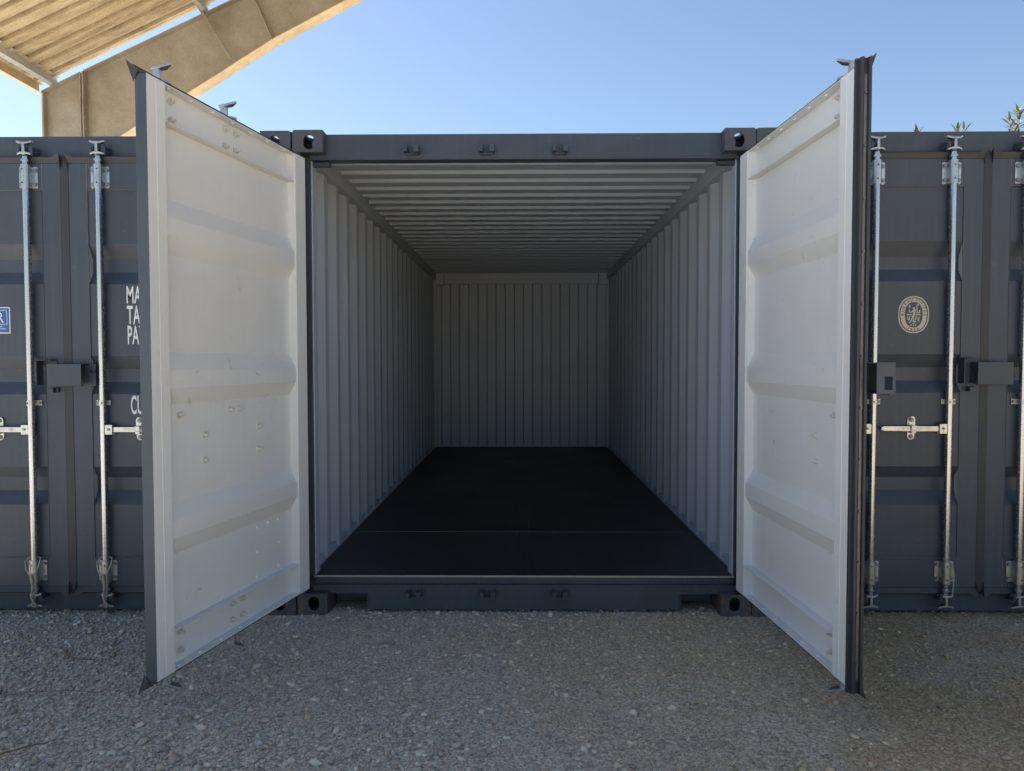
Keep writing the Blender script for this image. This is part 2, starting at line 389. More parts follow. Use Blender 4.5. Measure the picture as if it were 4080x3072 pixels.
def hexbolt(mb, p, d, r=.011, h=.009, tip=.008, mi=0):
    p = Vector(p); d = Vector(d)
    mb.cyl(p, p+d*.003, r*1.45, n=14, mi=mi); mb.cyl(p+d*.003, p+d*(.003+h), r, n=6, mi=mi, smooth=False)
    if tip: mb.cyl(p+d*(.003+h), p+d*(.003+h+tip), r*.55, r*.5, n=10, mi=mi)

def make_door(parent, side, name_label, loc, rz, rods, handles, ropes=None, inner_bolts=True, right_gasket=False, lockbox=None, hinge_show=True, turned=False, W_=DW):
    s = 1 if side == 'L' else -1; LS = W_-.099
    P = lambda u, w_, v: (s*u, -w_, v)
    m = MB()
    B = lambda u0, u1, w0, w1, v0, v1: m.box(P(u0, w0, v0), P(u1, w1, v1))
    B(0, .098, 0, .05, 0, DH)                                   # hinge stile
    B(LS, W_, 0, .05, 0, DH)                                 # lock stile
    B(LS+.0475, LS+.0505, -.0012, .01, .01, DH-.01)                 # folded seam of the stile
    # top and bottom rails, channels open to the inside
    B(.098, LS, .0465, .05, DH-.142, DH); B(.098, LS, .003, .0465, DH-.004, DH); B(.098, LS, .003, .0465, DH-.146, DH-.142)
    B(.098, LS, .0465, .05, 0, .154); B(.098, LS, .003, .0465, 0, .004); B(.098, LS, .003, .0465, .154, .158)
    prof = [(.158, BASE)]
    for a, b, c, d in RIBS: prof += [(a, BASE), (b, RIDGE), (c, RIDGE), (d, BASE)]
    prof += [(DH-.146, BASE)]
    n = len(prof); V = []
    for u in (.098, LS):
        for dt in (0, .003):
            for v, w_ in prof: V.append(P(u, w_-dt, v))
    F = []
    for i in range(n-1):
        F += [(i, i+1, 2*n+i+1, 2*n+i), (n+i, 3*n+i, 3*n+i+1, n+i+1), (i, n+i, n+i+1, i+1), (2*n+i, 2*n+i+1, 3*n+i+1, 3*n+i)]
    F += [(0, 2*n, 3*n, n), (n-1, 2*n-1, 4*n-1, 3*n-1)]
    m.add(V, F)
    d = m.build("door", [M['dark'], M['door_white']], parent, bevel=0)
    me = d.data
    for p in me.polygons:
        c = p.center; u = c.x*s; w_ = -c.y; v = c.z; nn = p.normal
        inner = nn.y > .1 or (abs(nn.y) <= .1 and not (u < .003 or u > W_-.003 or v < .0035 or v > DH-.0035))
        p.material_index = 1 if inner else 0
    bv = d.modifiers.new("bevel", 'BEVEL'); bv.width = .0018; bv.segments = 2; bv.limit_method = 'ANGLE'; bv.angle_limit = R(50)
    d.location = loc; d.rotation_euler = (0, 0, rz); d['label'] = name_label

    # weld beads and grooves outside
    wb = MB()
    for v in (DH-.144, .156):
        wb.box(P(.10, .0505, v-.003), P((LS-.002), .048, v-.0005)); wb.box(P(.10, .0505, v+.0045), P((LS-.002), .048, v+.007))
    wb.box(P(.0985, .0508, .02), P(.1015, .048, DH-.02)); wb.box(P((LS-.0035), .0508, .02), P((LS-.0005), .048, DH-.02))
    wb.build("weld_seam", M['dark'], d, bevel=.0008)
    # gasket
    gk = MB()
    lip = [(0.001, .006), (.001, .050), (.030, .060), (.036, .056), (.010, .040), (.006, .006)]
    fr = .95
    def ring(u, v, du, dv): return [P(u+du*a, b, v+dv*a) for a, b in lip]
    secs = [ring(W_+.0, 0, (.6 if right_gasket else .0), -1), ring(0, 0, -.35, -1), ring(0, DH, -.35, 1), ring(W_, DH, (.6 if right_gasket else .0), 1)]
    k = len(lip); Vv = [p for sc in secs for p in sc]; Ff = []
    for i in range(3):
        for j in range(k): Ff.append((i*k+j, i*k+(j+1) % k, (i+1)*k+(j+1) % k, (i+1)*k+j))
    Ff += [tuple(range(k)), tuple(range(3*k, 4*k))[::-1]]
    gk.add(Vv, Ff)
    for v0, dv in ((0, -1), (DH, 1)):     # folded rubber corner tips
        A = P(W_-.004, .002, v0+dv*.001); Bp = P(W_-.004, .052, v0+dv*.001); T = P(W_+.012, .078, v0+dv*.052)
        Cc = P(W_-.075, .050, v0+dv*.012); D_ = P(W_-.07, .010, v0+dv*.008); E_ = P(W_+.006, .030, v0+dv*.012)
        F_ = P(W_+.002, .054, v0-dv*.03)
        gk.add([A, Bp, T, Cc, D_, E_, F_], [(0, 5, 4), (5, 2, 3, 4), (0, 1, 6, 5), (5, 6, 2), (1, 3, 2, 6), (0, 4, 3, 1)])
    if right_gasket:
        # rubber channel along the lock edge with a riveted steel strip
        gx = .011 if W_ == DW else 0
        sec = [(0, .001), (.010, .001), (.010, .011), (.026, .013), (.029, .020), (.026, .026), (.018, .027), (.018, .039), (.030+gx, .041), (.034+gx, .046), (.032+gx, .050), (0, .052)]; 
        Vv = [P(W_+a, b, v) for v in (-.022, DH+.030) for a, b in sec]; k = len(sec)
        gk.add(Vv, [(i, (i+1) % k, k+(i+1) % k, k+i) for i in range(k)]+[tuple(range(k))[::-1], tuple(range(k, 2*k))])
    gk.build("door_gasket", M['rubber'], d)
    if right_gasket:
        st = MB(); st.box(P(W_+.0178, .0275, .03), P(W_+.0208, .0385, DH-.03))
        v = .09
        while v < DH-.05:
            st.cyl(P(W_+.0206, .033, v), P(W_+.0255, .033, v), .0055, .004, n=12); v += .19
        st.build("retaining_strip", M['strip'], d)
    # rods, cams, brackets
    R0 = .072
    for ri, u in enumerate(rods):
        t = MB(); t.cyl(P(u, R0, .07), P(u, R0, 2.215), .0175, n=28); t.cyl(P(u, R0, -.03), P(u, R0, .07), .0145, n=24); t.cyl(P(u, R0, 2.215), P(u, R0, 2.305), .0145, n=24)
        for v in (-.008, .128, 2.142, 2.283): t.cyl(P(u, R0, v-.006), P(u, R0, v+.006), .0215, n=24)
        t.build("lock_rod", M['galv'], d)
        for v0, dv in ((2.322-(.02 if turned else 0), 1), (-.040+(.012 if turned else 0), -1)):
            c = MB(); z = v0
            for zz, dz_, L in ((z, -dv*.006, .036), (z+dv*.050, dv*.010, .040)):
                if turned:      # swung clear of the keeper: horns point across the door edge
                    pl = [(-.013, .022), (.013, .022), (.016, -.010), (.012, -.040), (.004, -.060), (-.006, -.058), (-.016, -.030)]
                    up_ = [0, 0, 0, .6, 1.4, 1.4, .4]
                else:
                    pl = [(-L-.004, -.002), (-L, .012), (-.014, .021), (.014, .021), (L, .012), (L+.004, -.002), (.020, -.006), (.012, -.018), (-.012, -.018), (-.020, -.006)]
                    up_ = [1, 1, 0, 0, 1, 1, .3, 0, 0, .3]
                n_ = len(pl)
                c.add([P(u+a_, R0+b_, zz-.005+dz_*q_) for (a_, b_), q_ in zip(pl, up_)]+[P(u+a_, R0+b_, zz+.005+dz_*q_) for (a_, b_), q_ in zip(pl, up_)],
                      [tuple(range(n_))[::-1], tuple(range(n_, 2*n_))]+[(i, (i+1) % n_, n_+(i+1) % n_, n_+i) for i in range(n_)])
            c.box(P(u-.007, R0-.014, z), P(u+.007, R0+.018, z+dv*.050)); c.cyl(P(u, R0, z-dv*.014), P(u, R0, z), .017, .012, n=16)
            c.build("cam", M['zinc'], d, bevel=.0015)
        # brackets top / bottom: plate with sleeve, four bolts
        for vc, hh in ((2.199, .058), (.088, .056)):
            b = MB()
            off = .018*(1)
            pl = []
            u0, u1 = u-.048, u+.052; r = .010
            for cx, cz, a0 in ((u1-r, vc+hh-r, 0), (u0+r, vc+hh-r, 90), (u0+r, vc-hh+r, 180), (u1-r, vc-hh+r, 270)):
                for q in range(5): a = R(a0+q*22.5); pl.append((cx+r*math.cos(a), cz+r*math.sin(a)))
            b.prism([(s*p[0], p[1]) for p in pl], -.0505, -.0535, 'y')
            b.cyl(P(u, R0, vc-hh-.004), P(u, R0, vc+hh+.004), .0235, n=28)
            b.box(P(u-.0235, .0535, vc-hh+.004), P(u+.0235, R0, vc+hh-.004))
            bb = b
            for du in (-.036, .040):
                for dz in (-.037, .037): hexbolt(bb, P(u+du, .0535, vc+dz), (0, -1, 0), .008, .006, 0, 1)
            for dz in (-.036, .036): bb.cyl(P(u-.004, R0+.0225, vc+dz), P(u-.004, R0+.0245, vc+dz), .0042, n=10, mi=2)
            bb.build("rod_bracket", [M['zinc'], M['boltm'], M['black']], d, bevel=.0008)
        b = MB(); vc = .998                                      # middle clip
        b.box(P(u-.030, .0505, vc-.014), P(u+.046, .0535, vc+.014)); b.box(P(u-.0215, .0535, vc-.014), P(u+.0215, .070, vc+.014))
        b.cyl(P(u, R0, vc-.014), P(u, R0, vc+.014), .0215, n=24); hexbolt(b, P(u+.036, .0535, vc), (0, -1, 0), .007, .005, 0, 1)
        b.cyl(P(u-.006, R0+.021, vc), P(u-.006, R0+.0226, vc), .004, n=10, mi=2)
        b.build("rod_clip", [M['zinc'], M['boltm'], M['black']], d, bevel=.0008)
    for (u, dr, Ln) in handles:       # handle from rod u towards dr (in u)
        vc = .857
        h = MB()
        h.box(P(u+dr*.012, R0+.006, vc-.028), P(u+dr*.052, R0+.012, vc+.028)); h.box(P(u+dr*.012, R0-.016, vc-.028), P(u+dr*.052, R0-.010, vc+.028))
        h.box(P(u+dr*.012, R0-.016, vc+.022), P(u+dr*.052, R0+.012, vc+.028)); h.box(P(u+dr*.006, R0-.014, vc-.022), P(u+dr*.016, R0+.010, vc+.022))
        h.cyl(P(u+dr*.033, R0-.02, vc), P(u+dr*.033, R0+.017, vc), .0065, n=12, mi=1)
        h.box(P(u+dr*.030, R0-.004, vc-.016), P(u+dr*.20, R0+.004, vc+.012))
        pl = [(.20, -.016), (.24, -.015), (Ln-.02, -.0135), (Ln-.003, -.010), (Ln, 0), (Ln-.003, .008), (Ln-.02, .012), (.24, .012), (.20, .012)]
        h.add([P(u+dr*a, R0-.004, vc+b_) for a, b_ in pl]+[P(u+dr*a, R0+.004, vc+b_) for a, b_ in pl],
              [tuple(range(9)), tuple(range(9, 18))[::-1]]+[(i, (i+1) % 9, 9+(i+1) % 9, 9+i) for i in range(9)])
        h.box(P(u+dr*.10, R0+.004, vc-.003), P(u+dr*.24, R0+.0065, vc+.003))
        h.build("door_handle", [M['zinc'], M['boltm']], d, bevel=.0015)
        cth = MB(); uc = u+dr*.186
        cth.prism([(s*p[0], p[1]) for p in stad(uc, vc, .0195, .062)], -.0475, -.0515, 'y')
        cth.prism([(s*p[0], p[1]) for p in stad(uc-dr*.004, vc+.032, .0165, .031)], -.0515, -.0560, 'y')
        cth.box(P(uc-.014, .0535, vc+.010), P(uc+.014, R0+.012, vc+.016)); cth.box(P(uc-.014, R0+.008, vc-.008), P(uc+.010, R0+.013, vc+.016))
        cth.box(P(uc-.012, .0515, vc-.026), P(uc+.012, R0+.008, vc-.020)); cth.box(P(uc-.012, R0+.005, vc-.024), P(uc+.012, R0+.009, vc-.012))
        hexbolt(cth, P(uc, .056, vc+.045), (0, -1, 0), .0085, .004, 0, 1); hexbolt(cth, P(uc, .0515, vc-.045), (0, -1, 0), .0085, .005, 0, 1)
        cth.build("handle_catch", [M['zinc'], M['boltm']], d, bevel=.001)
    # hinges
    if hinge_show:
        for v in (.22, .80, 1.42, 2.02):
            h = MB(); h.box(P(-.004, .028, v-.035), P(.085, .056, v+.035)); h.cyl(P(-.012, .045, v-.04), P(-.012, .045, v+.04), .013, n=16)
            h.build("hinge", M['dark'], d, bevel=.002)
    # nuts on the inner face
    if inner_bolts:
        big = []
        for u in rods:
            for du in (-.036, .040):
                for v in (2.162, 2.237, .049, .123):
                    if u+du < 1.04: big.append((u+du, v))
            if u+.036 < 1.04 or True: big.append((min(u-.034, .948) if u > .9 else u+.036, .998))
            if u < .9: big.append((u-.034, .998))
        for (u, dr, Ln) in handles:
            uc = u+dr*.186; big += [(uc, .902), (uc, .795)]
        for (u, v) in big:
            b = MB(); hexbolt(b, P(0, 0, 0), (0, 1, 0), .0105, .010, .010)
            b.build("nut", M['nut'], d, bevel=.0008, loc=P(u, BASE-.003, v))
        if side == 'L':
            for (u, v) in [(.413, .421), (.321, .423), (.229, .42), (.224, .302), (.416, .304), (.231, .187), (.419, .185)]:
                b = MB(); b.cyl((0, 0, 0), (0, .004, 0), .0085, .006, n=12); b.cyl((0, .004, 0), (0, .009, 0), .004, n=10)
                b.build("rivet", M['door_white'], d, loc=P(u, BASE-.003, v))
        for u in (1.004, .871, .73, .59, .451, .317, .173):
            for v, dv in ((.004, 1), (DH-.004, -1)):
                b = MB(); b.cyl((0, 0, 0), (0, 0, dv*.005), .009, .006, n=12)
                b.build("rivet", M['door_white'], d, loc=P(u, .022, v))
    # lock box across the seam
    if lockbox == 'box':      # on the right-hand door, reaches over the left one
        b = MB()
        z0, z1 = 1.246-DZ, 1.362-DZ
        o, i2 = .118, .050
        xa, xb = -W_-.095, -W_+.088      # in local x (s=-1): u=W_+.095 .. W_-.088
        t = .004
        f3 = lambda a, b_, t_: (a, t_, b_)
        b.box((xa, -o, z0), (xb, -o+t, z1)); b.box((xa, -o+t, z1-t), (xb, -i2, z1))
        b.box((xa, -o+t, z0), (xb, -o+t+.018, z0+t))
        holed_plate(b, [(-o+t, z0+t), (-i2, z0+t), (-i2, z1-t), (-o+t, z1-t)], [[(-.108, z0+.018), (-.078, z0+.018), (-.078, z0+.066), (-.108, z0+.066)]], lambda a, b_, t_: (t_, a, b_), xa, xa+t)
        b.box((xb, -i2-.002, z0-.002), (xb+.040, -.0505, z1))
        b.tube([(xb+.016, -i2-.004, z1-.030), (xb+.016, -.064, z1-.040), (xb+.020, -.066, z1-.052), (xb+.028, -.066, z1-.054), (xb+.034, -.064, z1-.044), (xb+.034, -.056, z1-.034)], .0028)
        b.build("lock_box", M['dark'], d, bevel=.004)
    if lockbox == 'cap':      # on the left-hand door
        b = MB(); z0, z1 = 1.250-DZ, 1.384-DZ; u0, u1 = W_-.116, W_-.006
        b.box(P(u0, .0505, z1-.004), P(u1-.03, .108, z1)); b.box(P(u0, .0505, z0), P(u0+.004, .108, z1-.004)); b.box(P(u0+.004, .0505, z1-.03), P(u1-.03, .0535, z1-.004))
        b.box(P(u0+.045, .0505, z0-.042), P(u0+.075, .085, z0-.018)); b.box(P(u0+.075, .0505, z0-.040), P(u0+.090, .064, z0-.016))
        b.build("lock_cover", M['dark'], d, bevel=.003)
    return d

def casting(name, x, y, z, sx, sy, sz, parent, mat):
    """hollow corner casting; outer corner at origin, body towards -s*"""
    Wd, Ln, Ht, t = .162, .178, .118, .028
    m = MB()
    def q(a, b, c): return (x - sx*a, y - sy*b, z - sz*c)      # a: inwards x, b: inwards y, c: inwards z
    rect = lambda w_, h_, r=.014: [(r+(r)*math.cos(R(a)), r+r*math.sin(R(a))) for a in (180, 210, 240, 270)] + \
        [(w_-r*.3+r*.3*math.cos(R(a)), r*.3+r*.3*math.sin(R(a))) for a in (270, 300, 330, 360)] + [(w_, h_), (0, h_)]
    holed_plate(m, [(.0, .012), (.004, .004), (.012, 0), (Wd, 0), (Wd, Ht), (0, Ht)], [stad(.088, .064, .0285, .0375)], lambda a, b, tt: q(a, tt, b), 0, .012)
    holed_plate(m, [(t*.0+.012, .012), (.014, .004), (.02, 0), (Ln, 0), (Ln, Ht), (.012, Ht)], [stad(.089, .060, .0255, .0395)], lambda a, b, tt: q(tt, a, b), 0, .016)
    holed_plate(m, [(.016, .012), (Wd-.012, .012), (Wd-.012, Ln-.012), (.016, Ln-.012)], [stad(.085, .092, .032, .060)], lambda a, b, tt: q(a, b, tt), 0, .02)
    m.box(q(.016, .012, Ht-.012), q(Wd-.012, Ln-.012, Ht))
    m.box(q(Wd-.012, .012, 0), q(Wd, Ln, Ht-.012*0)); m.box(q(.016, Ln-.012, 0), q(Wd-.012, Ln, Ht))
    return m.build(name, mat, parent, bevel=.003)

L_ = 6.058
def wave(y0, y1, pitch, flat, slope, depth, base, sgn):
    P = []; y = y0; st = 0
    while y < y1-.02:
        b0 = base; b1 = base+sgn*depth
        P += [(y, b0), (min(y+flat, y1), b0), (min(y+flat+slope, y1), b1), (min(y+2*flat+slope, y1), b1)]
        y += 2*(flat+slope)
    if P[-1][0] < y1: P.append((y1, P[-1][1]))
    out = []
    for p in P:
        if not out or p[0] > out[-1][0]+1e-5: out.append(p)
    return out

def make_container(cx, cy, cz, label, open_doors=False, rz=0):
    e = empty("shipping_container", (cx, cy, cz), label, "container", "shipping containers in the row", rz)
    for k, (sx, sy, sz) in enumerate([(a, b, c) for a in (-1, 1) for b in (-1, 1) for c in (-1, 1)]):
        casting("corner_casting", sx*1.219, (0 if sy < 0 else L_), (0 if sz < 0 else 2.591), sx, sy, sz, e,
                M['darkrust'] if sz < 0 else M['darkrust2'])
    for sx in (-1, 1):
        m = MB(); m.box((sx*1.219, .0, .118), (sx*1.178, .178, 2.473)); m.box((sx*1.178, .085, .118), (sx*1.146, .178, 2.473))
        m.build("corner_post", M['dark'], e, bevel=.003)
        m = MB(); m.box((sx*1.219, L_-.13, .118), (sx*1.15, L_-.004, 2.583)); m.build("corner_post", M['white'], e, bevel=.003)
        m = MB(); m.box((sx*1.15, L_-.19, 2.40), (sx*1.050, L_-.1055, 2.45)); m.box((sx*1.15, L_-.19, 2.45), (sx*1.050, L_-.1855, 2.583)); m.box((sx*1.050, L_-.19, 2.45), (sx*1.046, L_-.1055, 2.583)); m.build("corner_plate", M['white'], e, bevel=.001)
        # inner post face, pale
        m = MB(); m.box((sx*1.1465, .092, .19), (sx*1.1435, .172, 2.452)); m.cyl((sx*1.150, .100, .19), (sx*1.150, .100, 2.452), .0095, n=12)
        m.box((sx*1.18, .172, .19), (sx*1.1435, .176, 2.452))
        m.build("post_lining", M['white'], e, bevel=.001)
        # side wall: recessed flats outwards, raised flats inwards
        prof = wave(.175, L_-.06, .278, .071, .068, .036, sx*1.176, sx)
        prof = [(a, b) for a, b in prof]
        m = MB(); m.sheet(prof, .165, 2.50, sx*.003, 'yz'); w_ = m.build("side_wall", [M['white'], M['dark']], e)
        for p in w_.data.polygons:
            if p.normal.x*sx > .05: p.material_index = 1
        # rails
        m = MB(); m.box((sx*1.219, .178, 2.472), (sx*1.150, L_-.10, 2.583)); o = m.build("side_rail", [M['white'], M['dark']], e, bevel=.002)
        for p in o.data.polygons:
            if p.normal.x*sx > .5: p.material_index = 1
        m = MB(); m.box((sx*1.219, .178, .02), (sx*1.213, L_-.178, .185)); m.box((sx*1.213, .178, .150), (sx*1.15, L_-.1, .192)); m.build("side_rail", [M['white'], M['dark']], e, bevel=.001)
    # header
    m = MB(); m.box((-1.057, .06, 2.452), (1.057, .147, 2.584)); m.box((-1.146, .062, 2.452), (-1.057, .147, 2.474)); m.box((1.146, .062, 2.452), (1.057, .147, 2.474))
    m.box((-1.14, .056, 2.448), (1.14, .0595, 2.4535))
    m.box((-1.146, .1, 2.430), (-1.05, .147, 2.4475)); m.box((1.146, .1, 2.430), (1.05, .147, 2.4475))
    m.build("header_beam", M['dark'], e, bevel=.003)
    # sill with pockets
    m = MB()
    pl = [(-1.057, .118), (-1.057, .105), (-.862, .105), (-.850, .098), (-.850, .018), (.850, .018), (.850, .098), (.862, .105), (1.057, .105), (1.057, .118), (1.057, .150), (-1.057, .150)]
    m.prism(pl, .05, .09, 'y'); m.box((-1.146, .05, .1185), (-1.0575, .09, .150)); m.box((1.146, .05, .1185), (1.0575, .09, .150))
    m.box((-1.146, .075, .1505), (1.146, .16, .1890))
    m.box((-1.05, .043, .1055), (-.852, .0495, .1105)); m.box((1.05, .043, .1055), (.852, .0495, .1105))
    m.box((-.852, .043, .03), (-.847, .0495, .1105)); m.box((.852, .043, .03), (.847, .0495, .1105))
    m.box((-1.14, .046, .1475), (1.14, .0495, .1535))
    m.build("sill_beam", M['darkrust2'] if open_doors else M['dark'], e, bevel=.002)
    m = MB(); m.box((-1.057, .20, .018), (-.80, .205, .16)); m.box((1.057, .20, .018), (.80, .205, .16)); m.box((-1.057, .6, .02), (1.057, .605, .16))
    m.build("floor_beam", M['dark'], e)
    # floor boards: separate sheets with a hairline between
    fl = MB(); seams = [.077, 1.081, 2.28, 3.48, 4.68, L_-.08]
    for a, b in zip(seams[:-1], seams[1:]):
        for x0, x1 in ((-1.166, -.0425), (-.0405, .0405), (.0425, 1.166)):
            fl.box((x0, a+.0022, .165), (x1, b-.0022, .196))
    fl.box((-1.16, .09, .152), (1.16, L_-.07, .160)); fl.build("floor", M['floor'], e)  # lower plate added beneath the boards, stops light coming through the seams
    m = MB(); m.box((-1.150, .0735, .188), (1.150, .0765, .1975)); m.box((-1.12, 1.0785, .17), (1.10, 1.0835, .1968)); m.build("floor_edge_strip", M['strip2'], e)
    # back wall
    prof = wave(-1.21, 1.21, .25, .107, .018, .040, L_-.082, 1)
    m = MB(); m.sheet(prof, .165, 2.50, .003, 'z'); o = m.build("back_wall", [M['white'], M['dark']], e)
    for p in o.data.polygons:
        if p.normal.y > .3: p.material_index = 1
    m = MB(); m.box((-1.149, L_-.095, .150), (1.149, L_-.03, .205)); m.build("end_leak_cover", M['white'], e); m = MB(); m.box((-1.149, L_-.105, 2.42), (1.149, L_-.04, 2.585));  # low box added to block light leaking in under the back wall
    m.build("end_rail", M['white'], e, bevel=.002)
    # roof
    prof = wave(.147, L_-.1, .209, .091, .0135, .020, 2.556, 1)
    m = MB(); m.sheet(prof, -1.155, 1.155, .003, 'x'); o = m.build("roof", [M['white'], M['dark']], e)
    for p in o.data.polygons:
        if p.normal.z > .3: p.material_index = 1
    m = MB(); m.box((-1.155, .1475, 2.5), (1.155, .150, 2.575)); m.build("roof_flange", M['white'], e)
    # keepers on header and sill
    for x in ((-.592, -.171, .180) if open_doors else (-.592, -.192, .195)):
        for z, dz in ((2.493, 1), (.112, -1)):
            k = MB(); yf = .06 if dz > 0 else .05
            k.box((x-.036, yf-.006, z-.026), (x+.036, yf-.0005, z+.026))
            k.box((x-.040, yf-.070, z-.018), (x-.020, yf-.006, z+.018)); k.box((x+.015, yf-.062, z-.019), (x+.040, yf-.006, z+.019))
            k.box((x-.034, yf-.024, z-.024), (x+.034, yf-.006, z-.016))
            k.box((x-.036, yf-.075, z-.008), (x-.024, yf-.0705, z+.012))
            k.build("cam_keeper", M['dark'], e, bevel=.003)
    # lashing rings and vents, only where the inside can be seen
    if open_doors:
        for sx in (-1, 1):
            for y in (.26, 1.67, 3.06, 4.45):
                k = MB(); k.tube([(sx*1.168, y-.03, .200), (sx*1.148, y-.026, .232), (sx*1.138, y-.006, .262), (sx*1.138, y+.010, .262), (sx*1.148, y+.03, .232), (sx*1.168, y+.034, .200)], .006)
                k.build("lashing_ring", M['white'], e)
                if y < 4:
                    k = MB(); k.tube([(sx*1.160, y-.02, 2.472), (sx*1.146, y-.02, 2.445), (sx*1.138, y, 2.40), (sx*1.146, y+.02, 2.445), (sx*1.160, y+.02, 2.472)], .006)
                    k.build("lashing_ring", M['white'], e)
            for y in (.83, 1.95, 3.03):
                k = MB()
                for z in (2.43, 2.395, 2.36):
                    k.box((sx*1.1745, y-.030, z-.008), (sx*1.1765, y+.004, z+.008))
                k.build("vent_slots", M['black'], e)
            k = MB(); k.tube([(sx*1.150, .092, .76), (sx*1.135, .080, .77), (sx*1.125, .078, .785)], .007); k.build("lashing_bar", M['white'], e)
            k = MB(); k.tube([(sx*1.150, .092, 2.06), (sx*1.138, .080, 2.06), (sx*1.130, .080, 2.07)], .007); k.build("lashing_bar", M['white'], e)
        for x in (-.46, .28):
            k = MB()
            for i in range(4):
                for j in range(3): k.box((x+i*.016, L_-.0845, 2.30+j*.022), (x+i*.016+.007, L_-.083, 2.30+j*.022+.012))
            k.build("vent_slots", M['black'], e)
        for sx in (-1, 1):
            k = MB()
            for y in (.34, .55, .73, 1.05, 1.12, 1.45, 1.75, 2.1):
                k.cyl((sx*(1.075), y, .1955), (sx*(1.075), y, .1968), .011, n=10)
            k.build("floor_screws", M['black'], e)
    return e

def triangle_ledges(e):
    # gusset-like ledges of the bottom rail showing under each recessed flat
    for sx in (-1, 1):
        y = .175+.071+.068
        while y < 5.8:
            m = MB(); m.box((sx*1.2125, y-.03, .192), (sx*1.182, y+.101, .232)); m.build("wall_ledge", M['white'], e); y += .278

# ------------------------------------------------------------------ decals
def put_text(mb, txt, x0, zt, zb, width, y, mi, bold=.0, spacing=1.0):
    V, F = text_polys(txt, spacing, bold)
    xs = [p[0] for p in V]; ys = [p[1] for p in V]
    kx = width/(max(xs)-min(xs)); kz = (zt-zb)/(max(ys)-min(ys))
    mb.add([(x0+(a-min(xs))*kx, y, zb+(b-min(ys))*kz) for a, b in V], F, mi)
def weight_lettering(door):
    # door frame: right-hand door of left container, local x = X - (cx+HX)
    X0 = lambda X: X-(-2.447+HX)
    y = -(BASE+.0006)
    for txt, zt, zb, wd, x in (("MAX.GR.", 1.779, 1.685, .222, -2.126), ("TARE", 1.674, 1.575, .132, -2.126), ("PAYLOAD", 1.568, 1.466, .240, -2.124), ("CU.CAP.", 1.192, 1.090, .182, -2.114)):
        m = MB(); put_text(m, txt, X0(x), zt-DZ, zb-DZ, wd, y, 0, .018, 1.05)
        m.build("lettering", M['decal'], door, fix=False)
def blue_sticker(door):
    X0 = lambda X: X-(-2.447-HX)
    y = -(BASE+.0006); m = MB(); x1, x0 = X0(-2.758), X0(-2.905); z0, z1 = 1.526-DZ, 1.667-DZ
    q = lambda a, b, c, d_, yy, mi: m.add([(a, yy, c), (b, yy, c), (b, yy, d_), (a, yy, d_)], [(0, 1, 2, 3)], mi)
    q(x0, x1, z0, z1, y, 0); q(x0+.005, x1-.005, z0+.005, z1-.005, y-.0004, 1)
    def frame(a, b, c, d_, t, yy):
        q(a, b, c, c+t, yy, 0); q(a, b, d_-t, d_, yy, 0); q(a, a+t, c+t, d_-t, yy, 0); q(b-t, b, c+t, d_-t, yy, 0)
    frame(x0+.018, x1-.016, z0+.048, z1-.017, .0022, y-.0008)
    put_text(m, "LR", x0+.036, z1-.027, z0+.058, .077, y-.0008, 0, -.004)
    put_text(m, "REGISTER", x0+.048, z0+.041, z0+.033, .056, y-.0008, 0, .01)
    put_text(m, "CERTIFICATION", x0+.034, z0+.029, z0+.021, .088, y-.0008, 0, .01)
    m.build("certification_sticker", [M['decal'], M['decal_blue']], door, fix=False)
